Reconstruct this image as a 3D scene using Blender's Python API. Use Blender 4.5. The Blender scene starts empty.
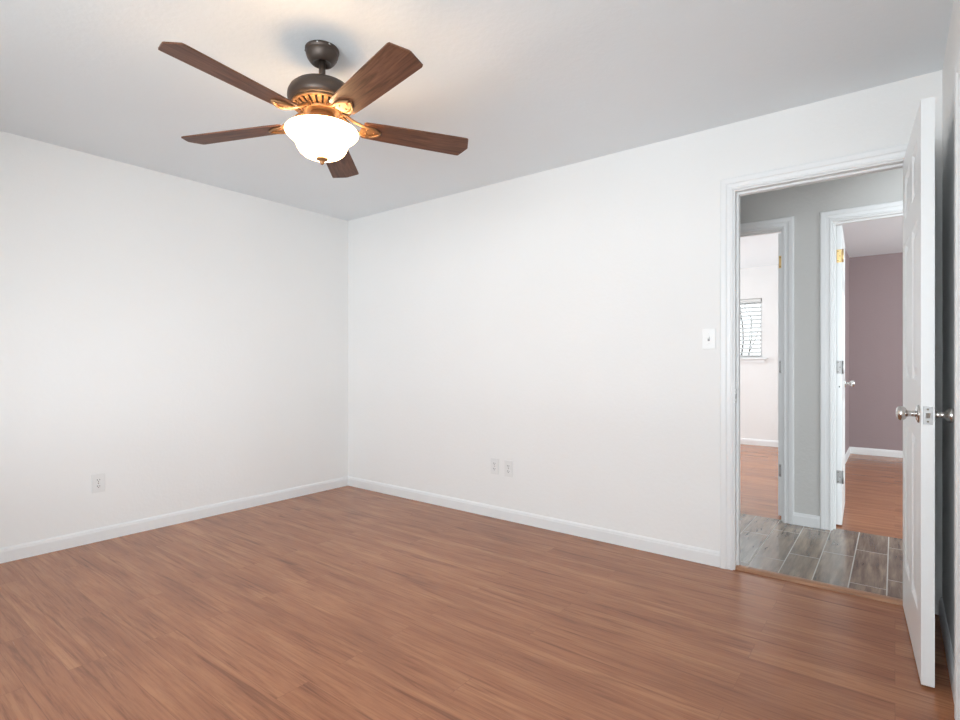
import bpy, bmesh, math, random
from mathutils import Vector, Matrix
random.seed(7)
S = bpy.context.scene
COL = S.collection
PI = math.pi

# ------------------------------------------------------------------ camera
cam_d = bpy.data.cameras.new('camera')
cam_d.sensor_width = 36.0
cam_d.lens = 36.0 * 534.7 / 960.0
cam_d.shift_y = 2.5 / 960.0
cam_d.clip_start = 0.02
cam = bpy.data.objects.new('camera', cam_d)
COL.objects.link(cam)
cam.location = (0, 0, 1.132)
cam.rotation_euler = (PI / 2, 0, math.atan2(415, 534.7))
S.camera = cam

# ------------------------------------------------------------------ world (bright overcast sky)
w = bpy.data.worlds.new('world')
S.world = w
w.use_nodes = True
bg = w.node_tree.nodes['Background']
bg.inputs['Color'].default_value = (0.90, 0.97, 1.02, 1)
bg.inputs['Strength'].default_value = 2.0

# ------------------------------------------------------------------ daylight at the windows and added fill
def area(name, loc, rot, sx, sy, power, color):
    l = bpy.data.lights.new(name, 'AREA')
    l.shape = 'RECTANGLE'
    l.size, l.size_y = sx, sy
    l.energy = power
    l.color = color
    o = bpy.data.objects.new(name, l)
    COL.objects.link(o)
    o.location = loc
    o.rotation_euler = rot
    return o
DAY = (0.90, 0.985, 1.045)
# bedroom window in the wall behind the camera, facing +Y
area('bedroom_daylight', (0.9, -1.9, 1.75), (math.radians(88), 0, math.radians(20)), 4.6, 2.4, 420, DAY)
# added lamp outside that window, standing in for ground bounce on the ceiling
area('bedroom_ceiling_fill', (-1.0, -3.7, -0.12), (math.radians(120), 0, 0), 7.0, 1.8, 370, DAY)
# white far room: added fill lamp at an invented west wall opening, facing +X
area('white_room_fill', (-4.78, 7.0, 1.5), (0, -PI / 2, math.radians(-18)), 1.2, 1.8, 132, DAY)
# mauve room: window in its east wall, facing -X
area('mauve_room_daylight', (2.82, 6.0, 1.5), (0, PI / 2, 0), 1.2, 1.6, 84, (0.88, 1.0, 1.04))

S.view_settings.view_transform = 'Standard'
S.view_settings.look = 'None'
S.view_settings.gamma = 1.0
S.view_settings.use_curve_mapping = False
S.view_settings.exposure = -0.11

# ------------------------------------------------------------------ materials
def srgb(r, g, b):
    f = lambda v: (v / 255 / 12.92) if v / 255 <= 0.04045 else ((v / 255 + 0.055) / 1.055) ** 2.4
    return (f(r), f(g), f(b), 1)

def mat(name, col, rough=0.5, metal=0.0, spec=0.5):
    m = bpy.data.materials.new(name)
    m.use_nodes = True
    b = m.node_tree.nodes['Principled BSDF']
    b.inputs['Base Color'].default_value = col
    b.inputs['Roughness'].default_value = rough
    b.inputs['Metallic'].default_value = metal
    b.inputs['Specular IOR Level'].default_value = spec
    return m

def N(m, t, **kw):
    n = m.node_tree.nodes.new(t)
    for k, v in kw.items():
        setattr(n, k, v)
    return n
def L(m, a, b):
    m.node_tree.links.new(a, b)
def bsdf(m):
    return m.node_tree.nodes['Principled BSDF']
def objco(m):
    return N(m, 'ShaderNodeTexCoord').outputs['Object']
def mapping(m, vec, scale=(1, 1, 1), loc=(0, 0, 0), rot=(0, 0, 0)):
    n = N(m, 'ShaderNodeMapping')
    n.inputs['Scale'].default_value = scale
    n.inputs['Location'].default_value = loc
    n.inputs['Rotation'].default_value = rot
    L(m, vec, n.inputs['Vector'])
    return n.outputs['Vector']
def noise(m, vec, scale, detail=3, rough=0.5, dist=0.0):
    n = N(m, 'ShaderNodeTexNoise')
    n.inputs['Scale'].default_value = scale
    n.inputs['Detail'].default_value = detail
    n.inputs['Roughness'].default_value = rough
    n.inputs['Distortion'].default_value = dist
    L(m, vec, n.inputs['Vector'])
    return n.outputs['Fac']
def ramp(m, fac, stops):
    n = N(m, 'ShaderNodeValToRGB')
    e = n.color_ramp.elements
    e[0].position, e[0].color = stops[0]
    e[1].position, e[1].color = stops[-1]
    for p, c in stops[1:-1]:
        x = e.new(p)
        x.color = c
    L(m, fac, n.inputs['Fac'])
    return n.outputs['Color']
def mix(m, a, b, fac, mode='MIX'):
    n = N(m, 'ShaderNodeMix', data_type='RGBA', blend_type=mode)
    if isinstance(fac, float):
        n.inputs[0].default_value = fac
    else:
        L(m, fac, n.inputs[0])
    for s, v in ((6, a), (7, b)):
        if isinstance(v, tuple):
            n.inputs[s].default_value = v
        else:
            L(m, v, n.inputs[s])
    return n.outputs[2]
def math_(m, op, a, b=None):
    n = N(m, 'ShaderNodeMath', operation=op)
    for i, v in enumerate((a, b)):
        if v is None:
            continue
        if isinstance(v, (int, float)):
            n.inputs[i].default_value = v
        else:
            L(m, v, n.inputs[i])
    return n.outputs[0]
def bump(m, h, strength, dist):
    n = N(m, 'ShaderNodeBump')
    n.inputs['Strength'].default_value = strength
    n.inputs['Distance'].default_value = dist
    L(m, h, n.inputs['Height'])
    L(m, n.outputs['Normal'], bsdf(m).inputs['Normal'])

def paint(name, col, rough=0.6, tex=0.25, scale=55):
    m = mat(name, col, rough, spec=0.3)
    co = objco(m)
    h = noise(m, co, scale, 4, 0.55)
    bump(m, h, tex, 0.004)
    v = noise(m, co, 1.6, 2)
    c2 = tuple(x * 0.965 for x in col[:3]) + (1,)
    L(m, mix(m, col, c2, v), bsdf(m).inputs['Base Color'])
    return m

WALL = paint('wall_paint_white', (0.865, 0.858, 0.846, 1))
CEIL = paint('ceiling_paint', (0.875, 0.918, 0.945, 1), 0.8, 0.3, 40)
HALL = paint('wall_paint_grey', (0.63, 0.62, 0.60, 1), 0.6, 0.5, 50)
MAUVE = paint('wall_paint_mauve', srgb(160, 142, 143), 0.6, 0.4, 55)
TRIM = mat('trim_gloss_white', (0.82, 0.825, 0.825, 1), 0.38)
DOORW = mat('door_white', (0.84, 0.85, 0.85, 1), 0.32)
PLATE = mat('plastic_white', (0.91, 0.91, 0.90, 1), 0.3)
PLATE2 = mat('plastic_off_white', (0.79, 0.785, 0.775, 1), 0.4)
SLOT = mat('slot_dark', (0.03, 0.03, 0.03, 1), 0.6)
NICKEL = mat('satin_nickel', (0.60, 0.58, 0.56, 1), 0.22, 1.0)
STEEL = mat('dull_steel', (0.36, 0.355, 0.35, 1), 0.45, 0.9)
BRASS = mat('brass', (0.80, 0.56, 0.26, 1), 0.3, 1.0)
SCREWD = mat('screw_dark', (0.10, 0.08, 0.06, 1), 0.4, 0.8)
BRONZE = mat('oil_rubbed_bronze', (0.078, 0.057, 0.046, 1), 0.42, 0.5)
BRONZE2 = mat('bronze_bracket', (0.30, 0.155, 0.068, 1), 0.42, 0.55)
DARK = mat('inside_dark', (0.03, 0.02, 0.015, 1), 0.7)
BLIND = mat('blind_white', (0.70, 0.70, 0.68, 1), 0.45)
BARK = mat('bark', (0.09, 0.07, 0.055, 1), 0.9)

def laminate():
    m = mat('laminate_wood', (0.4, 0.2, 0.12, 1), 0.36, spec=0.35)
    co = objco(m)
    br = N(m, 'ShaderNodeTexBrick', offset=0.37, offset_frequency=2)
    L(m, co, br.inputs['Vector'])
    br.inputs['Color1'].default_value = (0.25, 0.25, 0.25, 1)
    br.inputs['Color2'].default_value = (0.75, 0.75, 0.75, 1)
    br.inputs['Mortar'].default_value = (0.5, 0.5, 0.5, 1)
    br.inputs['Scale'].default_value = 1.0
    br.inputs['Mortar Size'].default_value = 0.0008
    br.inputs['Mortar Smooth'].default_value = 0.2
    br.inputs['Bias'].default_value = 0.0
    br.inputs['Brick Width'].default_value = 1.2
    br.inputs['Row Height'].default_value = 0.125
    # grain, shifted from board to board
    off = N(m, 'ShaderNodeVectorMath', operation='MULTIPLY_ADD')
    L(m, br.outputs['Color'], off.inputs[0])
    off.inputs[1].default_value = (7.0, 3.0, 0)
    L(m, co, off.inputs[2])
    v = off.outputs[0]
    broad = noise(m, mapping(m, v, (0.7, 5.0, 1)), 1.5, 3, 0.5, 1.0)
    fine = noise(m, mapping(m, v, (2.6, 60, 1)), 1.8, 8, 0.7, 0.3)
    vein = noise(m, mapping(m, v, (0.55, 11, 1)), 2.0, 6, 0.62, 1.6)
    c = ramp(m, broad, [(0.28, (0.300, 0.120, 0.060, 1)), (0.5, (0.385, 0.162, 0.081, 1)), (0.72, (0.475, 0.215, 0.107, 1))])
    c = mix(m, c, ramp(m, fine, [(0.25, (0.52, 0.48, 0.47, 1)), (0.52, (1, 1, 1, 1)), (0.8, (1.10, 1.10, 1.08, 1))]), 0.55, 'MULTIPLY')
    c = mix(m, c, ramp(m, vein, [(0.34, (0.50, 0.45, 0.46, 1)), (0.46, (1, 1, 1, 1)), (0.75, (1.06, 1.05, 1.04, 1))]), 0.6, 'MULTIPLY')
    streak = noise(m, mapping(m, v, (1.6, 34, 1)), 1.7, 7, 0.72, 0.8)
    c = mix(m, c, ramp(m, streak, [(0.34, (0.60, 0.55, 0.54, 1)), (0.50, (1, 1, 1, 1)), (0.70, (1.10, 1.10, 1.09, 1))]), 0.6, 'MULTIPLY')
    c = mix(m, c, ramp(m, br.outputs['Color'], [(0.2, (0.95, 0.94, 0.94, 1)), (0.8, (1.04, 1.04, 1.04, 1))]), 0.6, 'MULTIPLY')
    seam = mix(m, c, (0.16, 0.07, 0.04, 1), math_(m, 'MULTIPLY', br.outputs['Fac'], 0.55))
    L(m, seam, bsdf(m).inputs['Base Color'])
    r = N(m, 'ShaderNodeMapRange')
    r.inputs['To Min'].default_value = 0.19
    r.inputs['To Max'].default_value = 0.31
    L(m, fine, r.inputs['Value'])
    L(m, r.outputs[0], bsdf(m).inputs['Roughness'])
    bump(m, fine, 0.05, 0.002)
    return m
LAM = laminate()

def tile():
    m = mat('hall_plank_tile', (0.3, 0.25, 0.2, 1), 0.25, spec=0.75)
    sep = N(m, 'ShaderNodeSeparateXYZ')
    L(m, objco(m), sep.inputs[0])
    x, y = sep.outputs[0], sep.outputs[1]
    v = math_(m, 'ADD', x, 0.652 + 0.155 * 10)            # tile columns start on the grout lines
    colm = math_(m, 'FLOOR', math_(m, 'DIVIDE', v, 0.155))
    u = math_(m, 'ADD', math_(m, 'SUBTRACT', y, math_(m, 'MULTIPLY', colm, 0.16)), -3.475 + 0.16 * 10 + 6.1)
    cmb = N(m, 'ShaderNodeCombineXYZ')
    L(m, u, cmb.inputs[0])
    L(m, v, cmb.inputs[1])
    br = N(m, 'ShaderNodeTexBrick', offset=0.0)
    L(m, cmb.outputs[0], br.inputs['Vector'])
    br.inputs['Color1'].default_value = (0, 0, 0, 1)
    br.inputs['Color2'].default_value = (1, 1, 1, 1)
    br.inputs['Mortar'].default_value = (0.5, 0.5, 0.5, 1)
    br.inputs['Scale'].default_value = 1.0
    br.inputs['Mortar Size'].default_value = 0.0028
    br.inputs['Mortar Smooth'].default_value = 0.1
    br.inputs['Brick Width'].default_value = 0.61
    br.inputs['Row Height'].default_value = 0.155
    off = N(m, 'ShaderNodeVectorMath', operation='MULTIPLY_ADD')
    L(m, br.outputs['Color'], off.inputs[0])
    off.inputs[1].default_value = (5, 2, 0)
    L(m, cmb.outputs[0], off.inputs[2])
    a = noise(m, mapping(m, off.outputs[0], (1.3, 12, 1)), 2.2, 5, 0.62, 0.35)
    b = noise(m, mapping(m, off.outputs[0], (3, 45, 1)), 2.0, 5, 0.6, 0.6)
    k = noise(m, off.outputs[0], 5.0, 2)
    c = ramp(m, a, [(0.3, (0.11, 0.078, 0.056, 1)), (0.5, (0.24, 0.180, 0.135, 1)), (0.72, (0.40, 0.315, 0.235, 1))])
    c = mix(m, c, ramp(m, b, [(0.3, (0.6, 0.58, 0.57, 1)), (0.6, (1.05, 1.05, 1.05, 1))]), 0.6, 'MULTIPLY')
    c = mix(m, c, ramp(m, k, [(0.3, (0.75, 0.76, 0.78, 1)), (0.65, (1.08, 1.05, 1.0, 1))]), 0.7, 'MULTIPLY')
    c = mix(m, c, (0.50, 0.47, 0.43, 1), br.outputs['Fac'])
    L(m, c, bsdf(m).inputs['Base Color'])
    L(m, math_(m, 'ADD', math_(m, 'MULTIPLY', br.outputs['Fac'], 0.5), 0.14), bsdf(m).inputs['Roughness'])
    bump(m, math_(m, 'SUBTRACT', 1.0, br.outputs['Fac']), 0.4, 0.002)
    return m
TILE = tile()

def woodgrain(name, dark, mid, light, rough=0.35, sc=(1.6, 22, 22)):
    m = mat(name, mid, rough)
    co = objco(m)
    a = noise(m, mapping(m, co, sc), 2.0, 5, 0.6, 1.5)
    b = noise(m, mapping(m, co, (sc[0] * 2, sc[1] * 4, sc[2])), 2.0, 4, 0.6)
    c = ramp(m, a, [(0.3, dark), (0.5, mid), (0.72, light)])
    c = mix(m, c, ramp(m, b, [(0.3, (0.6, 0.58, 0.56, 1)), (0.6, (1.05, 1.05, 1.05, 1))]), 0.55, 'MULTIPLY')
    L(m, c, bsdf(m).inputs['Base Color'])
    return m
WALNUT = woodgrain('walnut_blade', (0.068, 0.028, 0.017, 1), (0.142, 0.060, 0.034, 1), (0.215, 0.097, 0.056, 1), 0.5)
bsdf(WALNUT).inputs['Specular IOR Level'].default_value = 0.3
STRIP = woodgrain('threshold_wood', (0.33, 0.165, 0.09, 1), (0.42, 0.215, 0.12, 1), (0.48, 0.26, 0.15, 1), 0.32)

def bowlglass():
    m = bpy.data.materials.new('frosted_bowl_glass')
    m.use_nodes = True
    nt = m.node_tree
    b = nt.nodes['Principled BSDF']
    b.inputs['Base Color'].default_value = (0.92, 0.86, 0.76, 1)
    b.inputs['Roughness'].default_value = 0.25
    b.inputs['Emission Color'].default_value = (1.0, 0.74, 0.45, 1)
    b.inputs['Emission Strength'].default_value = 11.0
    t = nt.nodes.new('ShaderNodeBsdfTranslucent')
    t.inputs['Color'].default_value = (0.95, 0.85, 0.70, 1)
    mx = nt.nodes.new('ShaderNodeMixShader')
    mx.inputs[0].default_value = 0.55
    nt.links.new(b.outputs[0], mx.inputs[1])
    nt.links.new(t.outputs[0], mx.inputs[2])
    nt.links.new(mx.outputs[0], nt.nodes['Material Output'].inputs[0])
    return m
BOWL = bowlglass()

def paneglass():
    m = bpy.data.materials.new('window_glass')
    m.use_nodes = True
    nt = m.node_tree
    nt.nodes.remove(nt.nodes['Principled BSDF'])
    t = nt.nodes.new('ShaderNodeBsdfTransparent')
    g = nt.nodes.new('ShaderNodeBsdfGlossy')
    g.inputs['Roughness'].default_value = 0.02
    mx = nt.nodes.new('ShaderNodeMixShader')
    mx.inputs[0].default_value = 0.06
    nt.links.new(t.outputs[0], mx.inputs[1])
    nt.links.new(g.outputs[0], mx.inputs[2])
    nt.links.new(mx.outputs[0], nt.nodes['Material Output'].inputs[0])
    return m
GLASS = paneglass()
GROUND = paint('dry_grass', (0.16, 0.15, 0.10, 1), 0.9)

# ------------------------------------------------------------------ mesh helpers
def box(bm, x0, x1, y0, y1, z0, z1, mi=0):
    vs = [bm.verts.new((x, y, z)) for z in (z0, z1) for y in (y0, y1) for x in (x0, x1)]
    fs = []
    for q in ((0, 2, 3, 1), (4, 5, 7, 6), (0, 1, 5, 4), (2, 6, 7, 3), (0, 4, 6, 2), (1, 3, 7, 5)):
        f = bm.faces.new([vs[i] for i in q])
        f.material_index = mi
        fs.append(f)
    return fs

def bevelled(bm, x0, x1, y0, y1, z0, z1, r, mi=0):
    t = bmesh.new()
    box(t, x0, x1, y0, y1, z0, z1, mi)
    bmesh.ops.bevel(t, geom=t.edges[:], offset=r, segments=2, affect='EDGES', profile=0.6)
    join(bm, t)

def join(bm, t):
    me = bpy.data.meshes.new('tmp')
    t.to_mesh(me)
    t.free()
    bm.from_mesh(me)
    bpy.data.meshes.remove(me)

def lathe(bm, prof, n=48, mi=0, cap0=False, cap1=False, cx=0, cy=0):
    rings = []
    for r, z in prof:
        rings.append([bm.verts.new((cx + r * math.cos(2 * PI * i / n), cy + r * math.sin(2 * PI * i / n), z)) for i in range(n)])
    for a, b in zip(rings, rings[1:]):
        for i in range(n):
            f = bm.faces.new((a[i], a[(i + 1) % n], b[(i + 1) % n], b[i]))
            f.smooth = True
            f.material_index = mi
    if cap0:
        bm.faces.new(rings[0]).material_index = mi
    if cap1:
        bm.faces.new(rings[-1]).material_index = mi

def tube(bm, pts, rad, n=8, mi=0):
    pts = [Vector(p) for p in pts]
    rads = rad if isinstance(rad, (list, tuple)) else [rad] * len(pts)
    rings = []
    for i, p in enumerate(pts):
        d = (pts[min(i + 1, len(pts) - 1)] - pts[max(i - 1, 0)]).normalized()
        a = d.orthogonal().normalized() if abs(d.z) > 0.95 else d.cross(Vector((0, 0, 1))).normalized()
        b = d.cross(a)
        rings.append([bm.verts.new(p + rads[i] * (math.cos(2 * PI * k / n) * a + math.sin(2 * PI * k / n) * b)) for k in range(n)])
    for a, b in zip(rings, rings[1:]):
        for k in range(n):
            f = bm.faces.new((a[k], a[(k + 1) % n], b[(k + 1) % n], b[k]))
            f.smooth = True
            f.material_index = mi
    bm.faces.new(rings[0]).material_index = mi
    bm.faces.new(rings[-1]).material_index = mi

def prism(bm, outline, z0, z1, mi=0):
    a = [bm.verts.new((x, y, z0)) for x, y in outline]
    b = [bm.verts.new((x, y, z1)) for x, y in outline]
    n = len(outline)
    bm.faces.new(a[::-1]).material_index = mi
    bm.faces.new(b).material_index = mi
    for i in range(n):
        bm.faces.new((a[i], a[(i + 1) % n], b[(i + 1) % n], b[i])).material_index = mi

def obj(name, bm, mats, parent=None):
    bmesh.ops.recalc_face_normals(bm, faces=bm.faces[:])
    me = bpy.data.meshes.new(name)
    bm.to_mesh(me)
    bm.free()
    for m in (mats if isinstance(mats, (list, tuple)) else [mats]):
        me.materials.append(m)
    o = bpy.data.objects.new(name, me)
    COL.objects.link(o)
    if parent:
        o.parent = parent
    return o

def empty(name, loc=(0, 0, 0), rz=0):
    o = bpy.data.objects.new(name, None)
    o.empty_display_size = 0.1
    COL.objects.link(o)
    o.location = loc
    o.rotation_euler = (0, 0, rz)
    return o

def tag(o, label=None, cat=None, group=None, kind=None):
    if label: o['label'] = label
    if cat: o['category'] = cat
    if group: o['group'] = group
    if kind: o['kind'] = kind
    return o
def struct(o, label, cat):
    return tag(o, label, cat, kind='structure')

# ------------------------------------------------------------------ room geometry
XL, XR, YB, YF, ZC = -3.99, 0.167, 3.155, -0.485, 2.44   # bedroom
TH = 0.115
YH = 4.31                # hall's far wall
YE = 8.10                # far exterior wall
D1 = (-0.690, 0.066, 2.066)     # bedroom doorway: clear left, right, top
D2 = (-0.330, 0.43, 2.082)      # doorway to the mauve room
D3 = (-1.45, -0.632, 2.082)     # doorway to the white room
JB = 0.019                       # jamb thickness

def wall_x(name, x0, x1, y0, y1, openings, mats, label, z1=ZC):
    """wall running along X with full openings (xa, xb, za, zb)"""
    bm = bmesh.new()
    cur = x0
    for xa, xb, za, zb in sorted(openings):
        box(bm, cur, xa, y0, y1, 0, z1)
        if za > 0: box(bm, xa, xb, y0, y1, 0, za)
        box(bm, xa, xb, y0, y1, zb, z1)
        cur = xb
    box(bm, cur, x1, y0, y1, 0, z1)
    o = obj(name, bm, mats)
    return struct(o, label, 'wall')

def wall_y(name, x0, x1, y0, y1, openings, mats, label, z1=ZC):
    bm = bmesh.new()
    cur = y0
    for ya, yb, za, zb in sorted(openings):
        box(bm, x0, x1, cur, ya, 0, z1)
        if za > 0: box(bm, x0, x1, ya, yb, 0, za)
        box(bm, x0, x1, ya, yb, zb, z1)
        cur = yb
    box(bm, x0, x1, cur, y1, 0, z1)
    o = obj(name, bm, mats)
    return struct(o, label, 'wall')

def facemat(o, cond, mi):
    for p in o.data.polygons:
        if cond(p.normal, p.center):
            p.material_index = mi

# floors
bm = bmesh.new(); box(bm, XL - TH, XR + 0.9, YF - TH, YB + 0.055, -0.08, 0)
struct(obj('floor', bm, LAM), 'reddish brown wood laminate floor of the empty bedroom', 'floor')
bm = bmesh.new(); box(bm, -5.0, 3.0, YB + 0.055, YH + 0.06, -0.08, 0)
struct(obj('floor_hall', bm, TILE), 'grey brown wood look plank tile floor of the hallway', 'floor')
bm = bmesh.new(); box(bm, -5.0, 3.0, YH + 0.06, YE + TH, -0.08, 0)
struct(obj('floor_far', bm, LAM), 'wood laminate floor of the two rooms across the hallway', 'floor')
# ceiling
bm = bmesh.new(); box(bm, -5.0, 3.0, YF - TH, YE + TH, ZC, ZC + 0.1)
struct(obj('ceiling', bm, CEIL), 'smooth pale grey white ceiling above the room', 'ceiling')

# bedroom walls
wall_y('wall_left', XL - TH, XL, YF - TH, YB, [], WALL, 'plain white wall on the left of the room')
o = wall_x('wall_back', XL - TH, XR + TH, YB, YB + TH, [(D1[0] - JB, D1[1] + JB, 0, D1[2] + JB)], [WALL, HALL],
       'white wall facing the camera with the open doorway at its right end')
facemat(o, lambda n, c: n.y > 0.5, 1)
CL = (0.30, 2.204, 2.0)        # closet opening in the right wall (y from, y to, top)
wall_y('wall_right', XR, XR + TH, YF - TH, YB, [(CL[0] - JB, CL[1] + JB, 0, CL[2] + JB)], WALL,
       'narrow strip of white wall behind the open door')
W1 = (-2.55, 0.14, 0.65, 2.10)
wall_x('wall_front', XL, XR, YF - TH, YF, [W1], WALL, 'white wall with the bedroom window behind the camera')
# hallway and far rooms
wall_y('wall_hall_left', -5.0, -4.9, YB + TH, YE, [(5.9, 7.95, 0.8, 2.1)], WALL, 'white end wall to the far left')
o = wall_x('wall_hall', -4.9, 2.9, YH, YH + TH, [(D3[0] - JB, D3[1] + JB, 0, D3[2] + JB), (D2[0] - JB, D2[1] + JB, 0, D2[2] + JB)],
       [HALL, WALL], 'grey textured hallway wall between the two far doorways')
facemat(o, lambda n, c: n.y > 0.5, 1)
o = wall_y('wall_partition', -0.56, -0.45, YH + TH, YE, [], [WALL, MAUVE], 'partition wall between the white room and the mauve room')
facemat(o, lambda n, c: n.x > 0.5, 1)
o = wall_y('wall_hall_right', 2.9, 3.0, YB + TH, YE, [(5.1, 6.9, 0.9, 2.1)], WALL, 'white end wall to the far right')
W2 = (-2.30, -1.430, 1.205, 2.01)
o = wall_x('wall_far', -5.0, 3.0, YE, YE + TH, [W2], [WALL, MAUVE], 'far wall, white on the left and mauve on the right')
# split the paint at the partition: mauve half gets its own finishing skin
bm = bmesh.new(); box(bm, -0.45, 2.9, YE - 0.006, YE, 0, ZC)
struct(obj('wall_mauve', bm, MAUVE), 'dusty mauve far wall seen through the right hand hallway doorway', 'wall')

# ------------------------------------------------------------------ baseboards
BBP = [(0, 0), (0.012, 0), (0.012, 0.062), (0.0095, 0.070), (0.0095, 0.074), (0.004, 0.083), (0, 0.083)]
def baseboard(name, p, q, nrm, label, prof=BBP):
    p, q, nrm = Vector(p), Vector(q), Vector(nrm)
    bm = bmesh.new()
    a = [bm.verts.new(p + nrm * t + Vector((0, 0, z))) for t, z in prof]
    b = [bm.verts.new(q + nrm * t + Vector((0, 0, z))) for t, z in prof]
    n = len(prof)
    for i in range(n):
        bm.faces.new((a[i], a[(i + 1) % n], b[(i + 1) % n], b[i]))
    bm.faces.new(a); bm.faces.new(b[::-1])
    return struct(obj(name, bm, TRIM), label, 'baseboard')
CW = 0.066
baseboard('baseboard_left', (XL, YF, 0), (XL, YB, 0), (1, 0, 0), 'white baseboard along the foot of the left wall')
baseboard('baseboard_back', (XL + 0.012, YB, 0), (D1[0] - 0.008 - CW, YB, 0), (0, -1, 0), 'white baseboard running from the corner to the doorway')
baseboard('baseboard_right', (XR, CL[1] + CW + 0.006, 0), (XR, YB, 0), (-1, 0, 0), 'white baseboard behind the open door')
baseboard('baseboard_hall', (D3[1] + CW + 0.008, YH, 0), (D2[0] - CW - 0.008, YH, 0), (0, -1, 0), 'short white baseboard between the two hallway doorways')
baseboard('baseboard_far', (-4.9, YE, 0), (-0.56, YE, 0), (0, -1, 0), 'white baseboard below the small window in the white room')
baseboard('baseboard_mauve', (-0.45, YE - 0.006, 0), (2.9, YE - 0.006, 0), (0, -1, 0), 'white baseboard along the mauve far wall')
baseboard('baseboard_partition', (-0.45, YH + TH, 0), (-0.45, YE - 0.018, 0), (1, 0, 0), 'white baseboard of the side wall in the mauve room')

# ------------------------------------------------------------------ door casings with jambs
CPROF = [(0, 0), (0, 0.009), (0.006, 0.0115), (0.011, 0.0115), (0.014, 0.008), (0.030, 0.0105), (0.036, 0.015), (0.058, 0.0175), (0.064, 0.015), (CW, 0.010), (CW, 0)]
def casing_bm(bm, s0, s1, top, fn, rev=0.008):
    """profile swept up, over and down; fn maps (s, z, v) to space"""
    s0 -= rev; s1 += rev; top += rev
    st = []
    for k in range(4):
        ring = []
        for u, v in CPROF:
            if k == 0: p = (s0 - u, 0, v)
            if k == 1: p = (s0 - u, top + u, v)
            if k == 2: p = (s1 + u, top + u, v)
            if k == 3: p = (s1 + u, 0, v)
            ring.append(bm.verts.new(fn(*p)))
        st.append(ring)
    n = len(CPROF)
    for a, b in zip(st, st[1:]):
        for i in range(n - 1):
            bm.faces.new((a[i], a[i + 1], b[i + 1], b[i]))
    bm.faces.new(st[0]); bm.faces.new(st[3])

def doorframe(name, D, y0, y1, label, both=True, stop_y=None):
    x0, x1, zt = D
    bm = bmesh.new()
    box(bm, x0 - JB, x0, y0, y1, 0, zt)
    box(bm, x1, x1 + JB, y0, y1, 0, zt)
    box(bm, x0 - JB, x1 + JB, y0, y1, zt, zt + JB)
    casing_bm(bm, x0, x1, zt, lambda s, z, v: (s, y0 - v, z))
    if both:
        casing_bm(bm, x0, x1, zt, lambda s, z, v: (s, y1 + v, z))
    o = struct(obj(name, bm, TRIM), label, 'door frame')
    if stop_y:
        b2 = bmesh.new()
        a, b = stop_y
        box(b2, x0, x0 + 0.011, a, b, 0, zt - 0.011)
        box(b2, x1 - 0.011, x1, a, b, 0, zt - 0.011)
        box(b2, x0, x1, a, b, zt - 0.011, zt)
        obj('stop_moulding', b2, TRIM, o)
    return o
t1 = doorframe('trim_1', D1, YB, YB + TH, 'white moulded frame around the open bedroom doorway', True, (YB + 0.040, YB + 0.078))
bm = bmesh.new()
box(bm, D1[0], D1[0] + 0.0015, YB + 0.006, YB + 0.034, 0.91, 0.985, 0)
box(bm, D1[0] + 0.0015, D1[0] + 0.0018, YB + 0.012, YB + 0.028, 0.935, 0.96, 1)
tag(obj('strike_plate', bm, [NICKEL, SLOT], t1), 'dark metal strike plate')
doorframe('trim_2', D2, YH, YH + TH, 'white frame of the right hallway doorway to the mauve room', False, (YH + 0.036, YH + 0.072))
doorframe('trim_3', D3, YH, YH + TH, 'white frame of the left hallway doorway to the white room', False, (YH + 0.036, YH + 0.072))
bm = bmesh.new()
casing_bm(bm, CL[0], CL[1], CL[2], lambda s, z, v: (XR - v, s, z))
box(bm, XR, XR + TH, CL[1], CL[1] + JB, 0, CL[2])
box(bm, XR, XR + TH, CL[0] - JB, CL[0], 0, CL[2])
box(bm, XR, XR + TH, CL[0] - JB, CL[1] + JB, CL[2], CL[2] + JB)
struct(obj('trim_4', bm, TRIM), 'white closet frame at the right edge behind the door', 'door frame')

# wooden transition strip in the bedroom doorway
bm = bmesh.new()
pr = [(-0.026, 0.0), (-0.025, 0.008), (-0.019, 0.014), (-0.008, 0.017), (0.012, 0.017), (0.030, 0.012), (0.040, 0.0)]
xa, xb = D1[0] + 0.0005, D1[1] - 0.0005
for i in range(len(pr) - 1):
    (ya, za), (yb, zb) = pr[i], pr[i + 1]
    vs = [bm.verts.new(v) for v in ((xa, YB + 0.038 + ya, za), (xb, YB + 0.038 + ya, za), (xb, YB + 0.038 + yb, zb), (xa, YB + 0.038 + yb, zb))]
    bm.faces.new(vs)
bmesh.ops.remove_doubles(bm, verts=bm.verts[:], dist=1e-5)
bm.faces.new([v for v in sorted([v for v in bm.verts if abs(v.co.x - xa) < 1e-6], key=lambda v: v.co.y)])
bm.faces.new([v for v in sorted([v for v in bm.verts if abs(v.co.x - xb) < 1e-6], key=lambda v: v.co.y)])
th = obj('threshold_strip', bm, STRIP)
tag(th, 'brown wooden threshold strip on the floor across the doorway', 'threshold')

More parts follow.
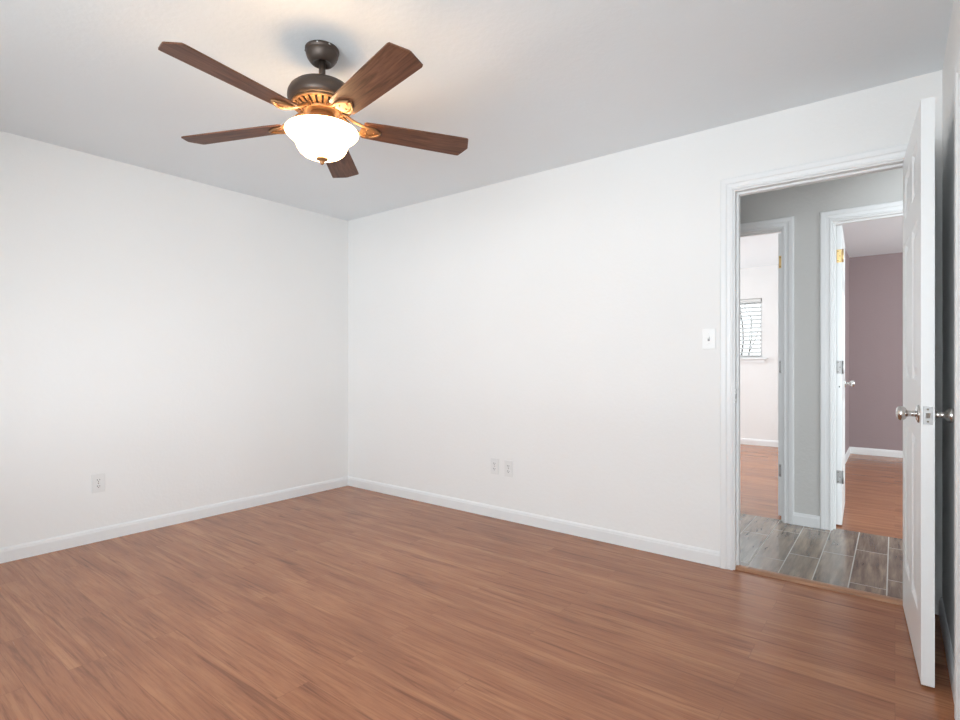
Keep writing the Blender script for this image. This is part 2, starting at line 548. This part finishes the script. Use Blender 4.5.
# ------------------------------------------------------------------ doors
def six_panel(w_, h_, t_, rows, cols):
    """door leaf in local space: x from 0 (hinge) to w, y from 0 to t, moulded panels on both faces"""
    bm = bmesh.new()
    xs = sorted({0, w_} | {c for p in cols for c in p})
    zs = sorted({0.0, h_} | {r for p in rows for r in p})
    for side in (0, 1):
        Y = 0 if side == 0 else t_
        sg = 1 if side == 0 else -1
        for i in range(len(xs) - 1):
            for j in range(len(zs) - 1):
                a, b, c, d = xs[i], xs[i + 1], zs[j], zs[j + 1]
                if (a, b) in cols and (c, d) in rows:
                    loops = []
                    for ins, dep in ((0, 0), (0.006, 0.004), (0.016, 0.009), (0.024, 0.009), (0.050, 0.002)):
                        ins = min(ins, (d - c) * 0.4)
                        loops.append([bm.verts.new((x, Y + sg * dep, z)) for x, z in ((a + ins, c + ins), (b - ins, c + ins), (b - ins, d - ins), (a + ins, d - ins))])
                    for p, q in zip(loops, loops[1:]):
                        for k in range(4):
                            bm.faces.new((p[k], p[(k + 1) % 4], q[(k + 1) % 4], q[k]))
                    bm.faces.new(loops[-1])
                else:
                    bm.faces.new([bm.verts.new((x, Y, z)) for x, z in ((a, c), (b, c), (b, d), (a, d))])
    for q in (((0, 0, 0), (0, t_, 0), (0, t_, h_), (0, 0, h_)), ((w_, 0, 0), (w_, t_, 0), (w_, t_, h_), (w_, 0, h_)),
              ((0, 0, 0), (w_, 0, 0), (w_, t_, 0), (0, t_, 0)), ((0, 0, h_), (w_, 0, h_), (w_, t_, h_), (0, t_, h_))):
        bm.faces.new([bm.verts.new(v) for v in q])
    bmesh.ops.remove_doubles(bm, verts=bm.verts[:], dist=1e-5)
    return bm
def spread(w_):
    a = 0.112
    m = (w_ - 0.095) / 2
    return [(a, m), (w_ - m, w_ - a)]
ROWS = [(0.215, 0.845), (1.055, 1.645), (1.755, 1.945)]

def knob(parent, x, y, z, sg, mat_=None):
    """round knob on the face at y, sticking out towards sg*Y"""
    mt = mat_ or NICKEL
    def turn(bm):
        M = Matrix.Translation((x, y, z)) @ Matrix.Rotation(-sg * PI / 2, 4, 'X')
        bmesh.ops.transform(bm, matrix=M, verts=bm.verts[:])
        return bm
    bm = bmesh.new()
    lathe(bm, [(0.010, 0.008), (0.0115, 0.012), (0.0105, 0.020), (0.0105, 0.029), (0.014, 0.034), (0.0215, 0.039), (0.0255, 0.046),
               (0.0262, 0.053), (0.0235, 0.060), (0.017, 0.064), (0.008, 0.0655), (0.001, 0.0655)], 32, cap0=True, cap1=True)
    k = obj('door_knob', turn(bm), mt, parent)
    bm = bmesh.new()
    lathe(bm, [(0.032, 0.0), (0.0325, 0.002), (0.029, 0.006), (0.020, 0.009), (0.013, 0.010), (0.010, 0.0105)], 32, cap0=True, cap1=True)
    obj('rosette', turn(bm), mt, k)
    return k

# bedroom door: hinged on the right jamb, swung fully into the room
DW, DT, DH = 0.735, 0.037, 2.040
door = obj('door_1', six_panel(DW, DH, DT, ROWS, spread(DW)), DOORW)
struct(door, 'white six panel bedroom door standing open at the right edge', 'door')
# local +x runs from hinge to latch; local y=0 is the face towards the doorway side
ang = math.atan2(-0.733, 0.043)
door.location = (0.0285, 3.149, 0.010)
door.rotation_euler = (0, 0, ang)
knob(door, DW - 0.062, 0, 0.938, -1)
knob(door, DW - 0.062, DT, 0.938, 1)
bm = bmesh.new()
bevelled(bm, DW - 0.001, DW + 0.0015, 0.005, DT - 0.005, 0.938 - 0.031, 0.938 + 0.031, 0.0008)
lp = tag(obj('latch_plate', bm, STEEL, door), 'satin nickel latch plate')
bm = bmesh.new()
prism(bm, [(DW + 0.001, 0.012), (DW + 0.011, 0.013), (DW + 0.004, 0.025), (DW + 0.001, 0.025)], 0.929, 0.947)
obj('latch_bolt', bm, NICKEL, lp)
for dz in (-0.021, 0.021):
    bm = bmesh.new()
    lathe(bm, [(0.0035, 0), (0.0035, 0.001)], 12, cap0=True, cap1=True)
    bmesh.ops.transform(bm, matrix=Matrix.Translation((DW + 0.001, DT / 2, 0.938 + dz)) @ Matrix.Rotation(PI / 2, 4, 'Y'), verts=bm.verts[:])
    obj('screw', bm, SCREWD, lp)

# hinges show on the hinge edge of the doors across the hall
def hinge(parent, z, m, jamb):
    """leaf on the door's hinge edge (x=0 face) plus knuckle and the leaf on the jamb"""
    bm = bmesh.new()
    h = 0.089
    box(bm, -0.0018, 0.0002, 0.003, 0.031, z - h / 2, z + h / 2, 0)
    t = bmesh.new()
    lathe(t, [(0.0055, z - h / 2), (0.0055, z + h / 2)], 12, 0, True, True, -0.004, -0.004 if jamb else -0.004)
    join(bm, t)
    if jamb:
        box(bm, -0.034, -0.006, -0.0065, -0.0045, z - h / 2, z + h / 2, 0)
    for dz in (-0.032, 0, 0.032):
        yy = 0.012 if dz == 0 else 0.023
        box(bm, -0.0024, -0.0017, yy - 0.003, yy + 0.003, z + dz - 0.003, z + dz + 0.003, 1)
        if jamb:
            box(bm, -0.012 - yy + 0.010 - 0.003, -0.012 - yy + 0.010 + 0.003, -0.0044, -0.0040, z + dz - 0.003, z + dz + 0.003, 1)
    return tag(obj('hinge', bm, [m, SCREWD], parent), 'brass hinge' if m is BRASS else 'satin nickel hinge')

# mauve room door: hinge edge faces the camera, leaf runs away along +Y.
# local x -> world +Y, local y -> world -X  (rotation +90 deg); face y=0 looks towards +X
DW2, DH2 = 0.745, 2.066
d2 = obj('door_2', six_panel(DW2, DH2, 0.035, ROWS, spread(DW2)), DOORW)
struct(d2, 'white door opened edge on into the mauve room', 'door')
d2.location = (-0.288, YH + TH + 0.012, 0.012)
d2.rotation_euler = (0, 0, math.radians(92.2))
knob(d2, DW2 - 0.065, 0, 0.955, -1)
for z, m in ((1.855, BRASS), (1.088, STEEL), (0.33, STEEL)):
    hinge(d2, z, m, False)
bm = bmesh.new(); box(bm, -0.0006, 0.0002, 0.012, 0.018, 0.948, 0.958)
tag(obj('edge_hole', bm, SLOT, d2), 'small dark hole in the door edge')
# white room door
d3 = obj('door_3', six_panel(0.76, DH2, 0.035, ROWS, spread(0.76)), DOORW)
struct(d3, 'white door opened edge on into the white room with the small window', 'door')
d3.location = (-0.641, YH + TH + 0.012, 0.012)
d3.rotation_euler = (0, 0, math.radians(90.0))
for z, m in ((1.855, BRASS), (1.088, STEEL), (0.33, STEEL)):
    hinge(d3, z, m, False)
# closet doors in the right wall (just outside the frame)
bm = bmesh.new()
box(bm, XR + 0.05, XR + 0.085, CL[0] + 0.002, CL[1] - 0.002, 0.012, CL[2] - 0.01)
struct(obj('door_4', bm, DOORW), 'flat white closet door inside the frame at the right edge', 'door')

# ------------------------------------------------------------------ windows
def window_frame(bm, x0, x1, z0, z1, y0, y1, fw=0.045):
    box(bm, x0, x0 + fw, y0, y1, z0, z1)
    box(bm, x1 - fw, x1, y0, y1, z0, z1)
    box(bm, x0 + fw, x1 - fw, y0, y1, z0, z0 + fw)
    box(bm, x0 + fw, x1 - fw, y0, y1, z1 - fw, z1)
# small window of the white room
bm = bmesh.new()
window_frame(bm, W2[0], W2[1], W2[2], W2[3], YE + 0.06, YE + 0.10, 0.03)
win = struct(obj('window_1', bm, TRIM), 'small white framed window in the white room across the hall', 'window')
bm = bmesh.new(); box(bm, W2[0] + 0.03, W2[1] - 0.03, YE + 0.078, YE + 0.082, W2[2] + 0.03, W2[3] - 0.03)
obj('window_pane', bm, GLASS, win)
bm = bmesh.new()
bevelled(bm, W2[0] - 0.05, W2[1] + 0.06, YE - 0.035, YE + 0.06, W2[2] - 0.032, W2[2] - 0.008, 0.005)
box(bm, W2[0] - 0.03, W2[1] + 0.03, YE - 0.014, YE, W2[2] - 0.075, W2[2] - 0.032)
obj('window_sill', bm, TRIM, win)
# blind hanging inside it, slats open
bl = empty('window_blind', (0, YE + 0.028, 0))
tag(bl, 'white open slatted blind hanging in the small far window', 'blind')
bm = bmesh.new(); bevelled(bm, W2[0] + 0.012, W2[1] - 0.012, -0.024, 0.024, W2[3] - 0.05, W2[3] - 0.004, 0.004)
obj('headrail', bm, BLIND, bl)
bm = bmesh.new(); bevelled(bm, W2[0] + 0.012, W2[1] - 0.012, -0.022, 0.022, W2[2] + 0.012, W2[2] + 0.026, 0.003)
obj('bottom_rail', bm, BLIND, bl)
n = 13
for i in range(n):
    z = W2[2] + 0.026 + (W2[3] - 0.05 - W2[2] - 0.026) * (i + 0.7) / n
    b = bmesh.new()
    vs = []
    for k in range(5):
        y = -0.024 + 0.012 * k
        zz = z + 0.003 * (1 - (k - 2) ** 2 / 4) + 0.46 * y
        vs.append([b.verts.new((x, y, zz + d)) for x in (W2[0] + 0.014, W2[1] - 0.014) for d in (0, 0.004)])
    for p, q in zip(vs, vs[1:]):
        for a, c in ((0, 1), (1, 3), (3, 2), (2, 0)):
            b.faces.new((p[a], p[c], q[c], q[a]))
    b.faces.new((vs[0][0], vs[0][1], vs[0][3], vs[0][2])); b.faces.new((vs[-1][0], vs[-1][1], vs[-1][3], vs[-1][2]))
    obj('slat', b, BLIND, bl)
for x in (W2[0] + 0.12, W2[1] - 0.12):
    b = bmesh.new(); tube(b, [(x, -0.026, W2[2] + 0.02), (x, -0.026, W2[3] - 0.03)], 0.001, 5)
    obj('ladder_cord', b, BLIND, bl)
# bedroom window behind the camera
bm = bmesh.new()
window_frame(bm, W1[0], W1[1], W1[2], W1[3], YF - 0.09, YF - 0.05, 0.04)
box(bm, -1.27, -1.23, YF - 0.09, YF - 0.05, W1[2] + 0.04, W1[3] - 0.04)
struct(obj('window_2', bm, TRIM), 'white framed bedroom window in the wall behind the camera', 'window')

# ground and a bare tree outside the small window
bm = bmesh.new(); box(bm, -14, 12, YE + TH + 0.02, 24, -0.35, -0.25)
box(bm, -14, 12, -14, YF - TH - 0.02, -0.35, -0.25)
struct(obj('ground', bm, GROUND), 'dry ground outside the far window', 'ground')
bm = bmesh.new()
def limb(p, d, r, n):
    pts, rs = [p], [r]
    L_ = 0.9 * (0.75 ** (4 - n)) if n < 4 else 1.5
    q = p.copy()
    for i in range(4):
        d = (d + Vector((random.uniform(-.16, .16), random.uniform(-.16, .16), random.uniform(-.05, .15)))).normalized()
        q = q + d * L_ / 4
        pts.append(q.copy()); rs.append(r * (1 - 0.12 * (i + 1)))
    tube(bm, pts, rs, 6)
    if n > 0:
        for k in range(3 if n > 1 else 2):
            dd = (d + Vector((random.uniform(-.8, .8), random.uniform(-.6, .6), random.uniform(-.1, .5)))).normalized()
            limb(pts[-1 - (k % 2)], dd, rs[-1] * 0.68, n - 1)
limb(Vector((-1.90, 10.9, -0.26)), Vector((0, 0, 1)), 0.055, 4)
tag(obj('bare_tree', bm, BARK), 'bare dark tree branches outside the small far window', 'tree')

# ------------------------------------------------------------------ switch and outlets
def plate_base(root, w_, h_, m=None):
    bm = bmesh.new()
    bevelled(bm, -w_ / 2, w_ / 2, -0.006, 0, -h_ / 2, h_ / 2, 0.0025)
    return obj('cover_plate', bm, m or PLATE, root)
def disc(bm, x, z, r, y0, y1, mi=0, n=12):
    a = [bm.verts.new((x + r * math.cos(2 * PI * i / n), y0, z + r * math.sin(2 * PI * i / n))) for i in range(n)]
    b = [bm.verts.new((x + r * math.cos(2 * PI * i / n), y1, z + r * math.sin(2 * PI * i / n))) for i in range(n)]
    bm.faces.new(a).material_index = mi; bm.faces.new(b).material_index = mi
    for i in range(n):
        bm.faces.new((a[i], a[(i + 1) % n], b[(i + 1) % n], b[i])).material_index = mi
def outlet(loc, rz, label):
    r = empty('electrical_outlet', loc, rz)
    tag(r, label, 'outlet', 'wall outlets')
    pl = plate_base(r, 0.072, 0.116, PLATE2)
    for cz in (-0.0195, 0.0195):
        bm = bmesh.new()
        pts = []
        for i in range(24):
            t = 2 * PI * i / 24
            pts.append((0.0165 * math.cos(t), max(-0.0125, min(0.0125, 0.0165 * math.sin(t)))))
        a = [bm.verts.new((x, -0.0085, cz + z)) for x, z in pts]
        b = [bm.verts.new((x, -0.005, cz + z)) for x, z in pts]
        bm.faces.new(a)
        for i in range(24):
            bm.faces.new((a[i], a[(i + 1) % 24], b[(i + 1) % 24], b[i]))
        rc = obj('receptacle', bm, PLATE2, r)
        for x0, hh in ((-0.0065, 0.0045), (0.0065, 0.0038)):
            bm = bmesh.new(); box(bm, x0 - 0.0013, x0 + 0.0013, -0.0088, -0.0084, cz + 0.002 - hh, cz + 0.002 + hh)
            obj('slot', bm, SLOT, rc)
        bm = bmesh.new(); disc(bm, 0, cz - 0.0075, 0.0026, -0.0088, -0.0084)
        obj('ground_hole', bm, SLOT, rc)
    bm = bmesh.new(); disc(bm, 0, 0, 0.0032, -0.0068, -0.0055)
    obj('screw', bm, NICKEL, r)
    return r
outlet((XL, 1.193, 0.368), PI / 2, 'white outlet low on the left wall')
outlet((-2.310, YB, 0.375), 0, 'white outlet on the back wall, the one nearer the corner')
outlet((-2.186, YB, 0.372), 0, 'white outlet on the back wall, the one nearer the doorway')
sw = empty('light_switch', (-0.824, YB, 1.264))
tag(sw, 'white toggle light switch on the wall left of the doorway', 'light switch')
plate_base(sw, 0.070, 0.114)
bm = bmesh.new(); box(bm, -0.0055, 0.0055, -0.0063, -0.0055, -0.012, 0.012)
tag(obj('toggle_slot', bm, mat('switch_grey', (0.35, 0.35, 0.35, 1), 0.5), sw), 'grey toggle slot')
bm = bmesh.new()
bevelled(bm, -0.0042, 0.0042, -0.016, -0.005, -0.004, 0.006, 0.0012)
bmesh.ops.transform(bm, matrix=Matrix.Rotation(math.radians(-28), 4, 'X'), verts=bm.verts[:])
obj('toggle', bm, PLATE, sw)
for z in (-0.030, 0.030):
    bm = bmesh.new(); disc(bm, 0, z, 0.003, -0.0068, -0.0055)
    obj('screw', bm, NICKEL, sw)

# ------------------------------------------------------------------ ceiling fan
FX, FY = -1.890, 1.360
fan = empty('ceiling_fan', (FX, FY, ZC))
tag(fan, 'five blade dark wood ceiling fan with lit frosted glass bowl', 'ceiling fan')
def Z(z): return z - ZC
bm = bmesh.new()
lathe(bm, [(0.067, 0), (0.069, -0.003), (0.069, -0.013), (0.065, -0.015), (0.0665, -0.019), (0.065, -0.028), (0.060, -0.041), (0.052, -0.053), (0.044, -0.061), (0.040, -0.063), (0.033, -0.061), (0.030, -0.054), (0.015, -0.050)], 48, cap0=True, cap1=True)
cp = obj('canopy', bm, BRONZE, fan)
for a in (-0.9, -0.2, 1.9, 3.9):
    b = bmesh.new()
    lathe(b, [(0.0045, 0), (0.0045, 0.003), (0.002, 0.0045)], 10, cap0=True, cap1=True)
    M = Matrix.Rotation(a, 4, 'Z') @ Matrix.Translation((0.067, 0, -0.008)) @ Matrix.Rotation(PI / 2, 4, 'Y')
    bmesh.ops.transform(b, matrix=M, verts=b.verts[:])
    obj('screw', b, NICKEL, cp)
bm = bmesh.new()
lathe(bm, [(0.0135, -0.045), (0.0135, -0.150)], 24, cap0=True, cap1=True)
obj('downrod', bm, BRONZE, fan)
bm = bmesh.new()
lathe(bm, [(0.014, Z(2.296)), (0.050, Z(2.295)), (0.084, Z(2.290)), (0.110, Z(2.280)), (0.128, Z(2.264)), (0.137, Z(2.246)), (0.139, Z(2.231)), (0.137, Z(2.218)), (0.130, Z(2.208)), (0.121, Z(2.202)), (0.110, Z(2.203))], 64, cap0=True, cap1=True)
obj('motor_housing', bm, BRONZE, fan)
# vented lower ring: dark core with radial ribs
bm = bmesh.new()
lathe(bm, [(0.112, Z(2.2055)), (0.084, Z(2.1885)), (0.052, Z(2.1835))], 48, 1, True, True)
NR = 26
for i in range(NR):
    b = bmesh.new()
    vs = []
    for r, z, hw in ((0.119, 2.1995, 0.0088), (0.106, 2.1905, 0.0078), (0.088, 2.1805, 0.0064), (0.066, 2.1755, 0.0052)):
        vs.append([b.verts.new((r, s * hw, Z(z) + d)) for s in (-1, 1) for d in (0, 0.010)])
    for p, q in zip(vs, vs[1:]):
        for a, c in ((0, 1), (1, 3), (3, 2), (2, 0)):
            b.faces.new((p[a], p[c], q[c], q[a]))
    b.faces.new((vs[0][0], vs[0][1], vs[0][3], vs[0][2])); b.faces.new((vs[-1][0], vs[-1][1], vs[-1][3], vs[-1][2]))
    bmesh.ops.transform(b, matrix=Matrix.Rotation(2 * PI * i / NR, 4, 'Z'), verts=b.verts[:])
    join(bm, b)
lathe(bm, [(0.110, Z(2.2025)), (0.123, Z(2.2030)), (0.124, Z(2.1975)), (0.119, Z(2.1925)), (0.112, Z(2.1945))], 48, 0)
lathe(bm, [(0.074, Z(2.1835)), (0.077, Z(2.1755)), (0.070, Z(2.1705)), (0.050, Z(2.1695))], 48, 0, False, True)
obj('vent_ring', bm, [BRONZE2, DARK], fan)
bm = bmesh.new()
lathe(bm, [(0.046, Z(2.172)), (0.046, Z(2.158)), (0.050, Z(2.154)), (0.058, Z(2.151)), (0.060, Z(2.145)), (0.060, Z(2.122)), (0.094, Z(2.114)), (0.100, Z(2.109)), (0.098, Z(2.106)), (0.030, Z(2.106)), (0.010, Z(2.106))], 40, cap0=True, cap1=True)  # wide pan at its foot added to hold back the bulbs' upward light
obj('switch_housing', bm, BRONZE2, fan)
# frosted bowl: flared rim, waist and round belly, open at the top
bp = [(0.147, 2.097), (0.1495, 2.093), (0.148, 2.087), (0.140, 2.077), (0.129, 2.068), (0.118, 2.058), (0.108, 2.046), (0.1035, 2.034), (0.099, 2.022), (0.090, 2.009), (0.077, 1.998), (0.058, 1.989), (0.034, 1.984), (0.010, 1.983)]
bm = bmesh.new()
outer = [(r, Z(z)) for r, z in bp]
inner = [(max(r - 0.004, 0.006), Z(z) + 0.004) for r, z in bp][::-1]
lathe(bm, outer + inner, 64)
bowl = obj('light_bowl', bm, BOWL, fan)
bm = bmesh.new()
lathe(bm, [(0.008, Z(1.9910)), (0.008, Z(1.9850)), (0.024, Z(1.9830)), (0.023, Z(1.9780)), (0.013, Z(1.9740)), (0.009, Z(1.9700)), (0.0085, Z(1.9650)), (0.005, Z(1.9590)), (0.001, Z(1.9570))], 24, cap0=True, cap1=True)
obj('finial', bm, BRONZE2, bowl)
bm = bmesh.new()
lathe(bm, [(0.004, Z(2.110)), (0.004, Z(1.988))], 10, cap0=True, cap1=True)
obj('centre_rod', bm, BRONZE2, fan)

# blades, copied round the hub; pitch in the mesh
ZB = Z(2.132)
PITCH = -0.1794
def pitch(bm):
    bmesh.ops.transform(bm, matrix=Matrix.Rotation(PITCH, 4, 'X'), verts=bm.verts[:])
    return bm
bm = bmesh.new()
ol = [(0.168, -0.048), (0.176, -0.055), (0.26, -0.0600), (0.45, -0.0655), (0.622, -0.0695), (0.6315, -0.067), (0.653, -0.004), (0.653, 0.004), (0.6315, 0.067), (0.622, 0.0695), (0.45, 0.0655), (0.26, 0.0600), (0.176, 0.055), (0.168, 0.048)]
prism(bm, ol, -0.003, 0.003)
blade0 = obj('fan_blade', pitch(bm), WALNUT, fan)
# bracket under the blade: two curved arms from the hub into an arrow shaped ring with a plate
bm = bmesh.new()
for s in (-1, 1):
    b = bmesh.new()
    pts = [(0.070, 0.010 * s, 0.048), (0.095, 0.016 * s, 0.040), (0.122, 0.024 * s, 0.020), (0.152, 0.029 * s, 0.004), (0.180, 0.032 * s, -0.007), (0.212, 0.029 * s, -0.008), (0.245, 0.004 * s, -0.008)]
    P = [Vector(p) for p in pts]
    fine = []
    for i in range(len(P) - 1):
        p0, p1, p2, p3 = P[max(i - 1, 0)], P[i], P[i + 1], P[min(i + 2, len(P) - 1)]
        for k in range(4):
            t = k / 4
            fine.append(0.5 * ((2 * p1) + (p2 - p0) * t + (2 * p0 - 5 * p1 + 4 * p2 - p3) * t * t + (-p0 + 3 * p1 - 3 * p2 + p3) * t ** 3))
    fine.append(P[-1])
    tube(b, fine, [0.0075 - 0.0025 * i / len(fine) for i in range(len(fine))], 8)
    join(bm, b)
b = bmesh.new()
prism(b, [(0.158, -0.018), (0.182, -0.026), (0.212, -0.023), (0.240, 0), (0.212, 0.023), (0.182, 0.026), (0.158, 0.018)], -0.0062, -0.0028)
join(bm, b)
b = bmesh.new()
for r, hw, z in ((0.066, 0.013, 0.066),):
    box(b, 0.050, 0.084, -0.016, 0.016, 0.042, 0.054)
join(bm, b)
for (x, y) in ((0.184, -0.014), (0.184, 0.014), (0.218, 0)):
    b = bmesh.new()
    lathe(b, [(0.004, -0.0062), (0.004, -0.008), (0.001, -0.009)], 10, cap1=True, cx=x, cy=y)
    join(bm, b)
# only the outer, blade-mounted portion follows the pitch
for v in bm.verts:
    k = min(1, max(0, (v.co.x - 0.09) / 0.09))
    v.co = Matrix.Rotation(PITCH * k, 4, 'X') @ v.co
bracket0 = obj('blade_bracket', bm, BRONZE2, blade0)
tilts = {-81: 0.0, -153: -0.026, -9: 0.022, 63: 0.0, 135: 0.0}
for i, (deg, tl) in enumerate(tilts.items()):
    if i == 0:
        o = blade0
    else:
        o = blade0.copy(); COL.objects.link(o); o.parent = fan
        k = bracket0.copy(); COL.objects.link(k); k.parent = o
    o.location = (0, 0, ZB)
    o.rotation_euler = (0, -tl, math.radians(deg) - 0.032)

# bulbs inside the bowl
for k in range(2):
    l = bpy.data.lights.new('fan_bulb_light', 'POINT')
    l.energy = 4.8
    l.color = (1.0, 0.68, 0.40)
    l.shadow_soft_size = 0.025
    o = bpy.data.objects.new('fan_bulb_light', l)
    COL.objects.link(o)
    a = math.radians(-40 + 180 * k)
    o.location = (FX + 0.066 * math.cos(a), FY + 0.066 * math.sin(a), 2.050)
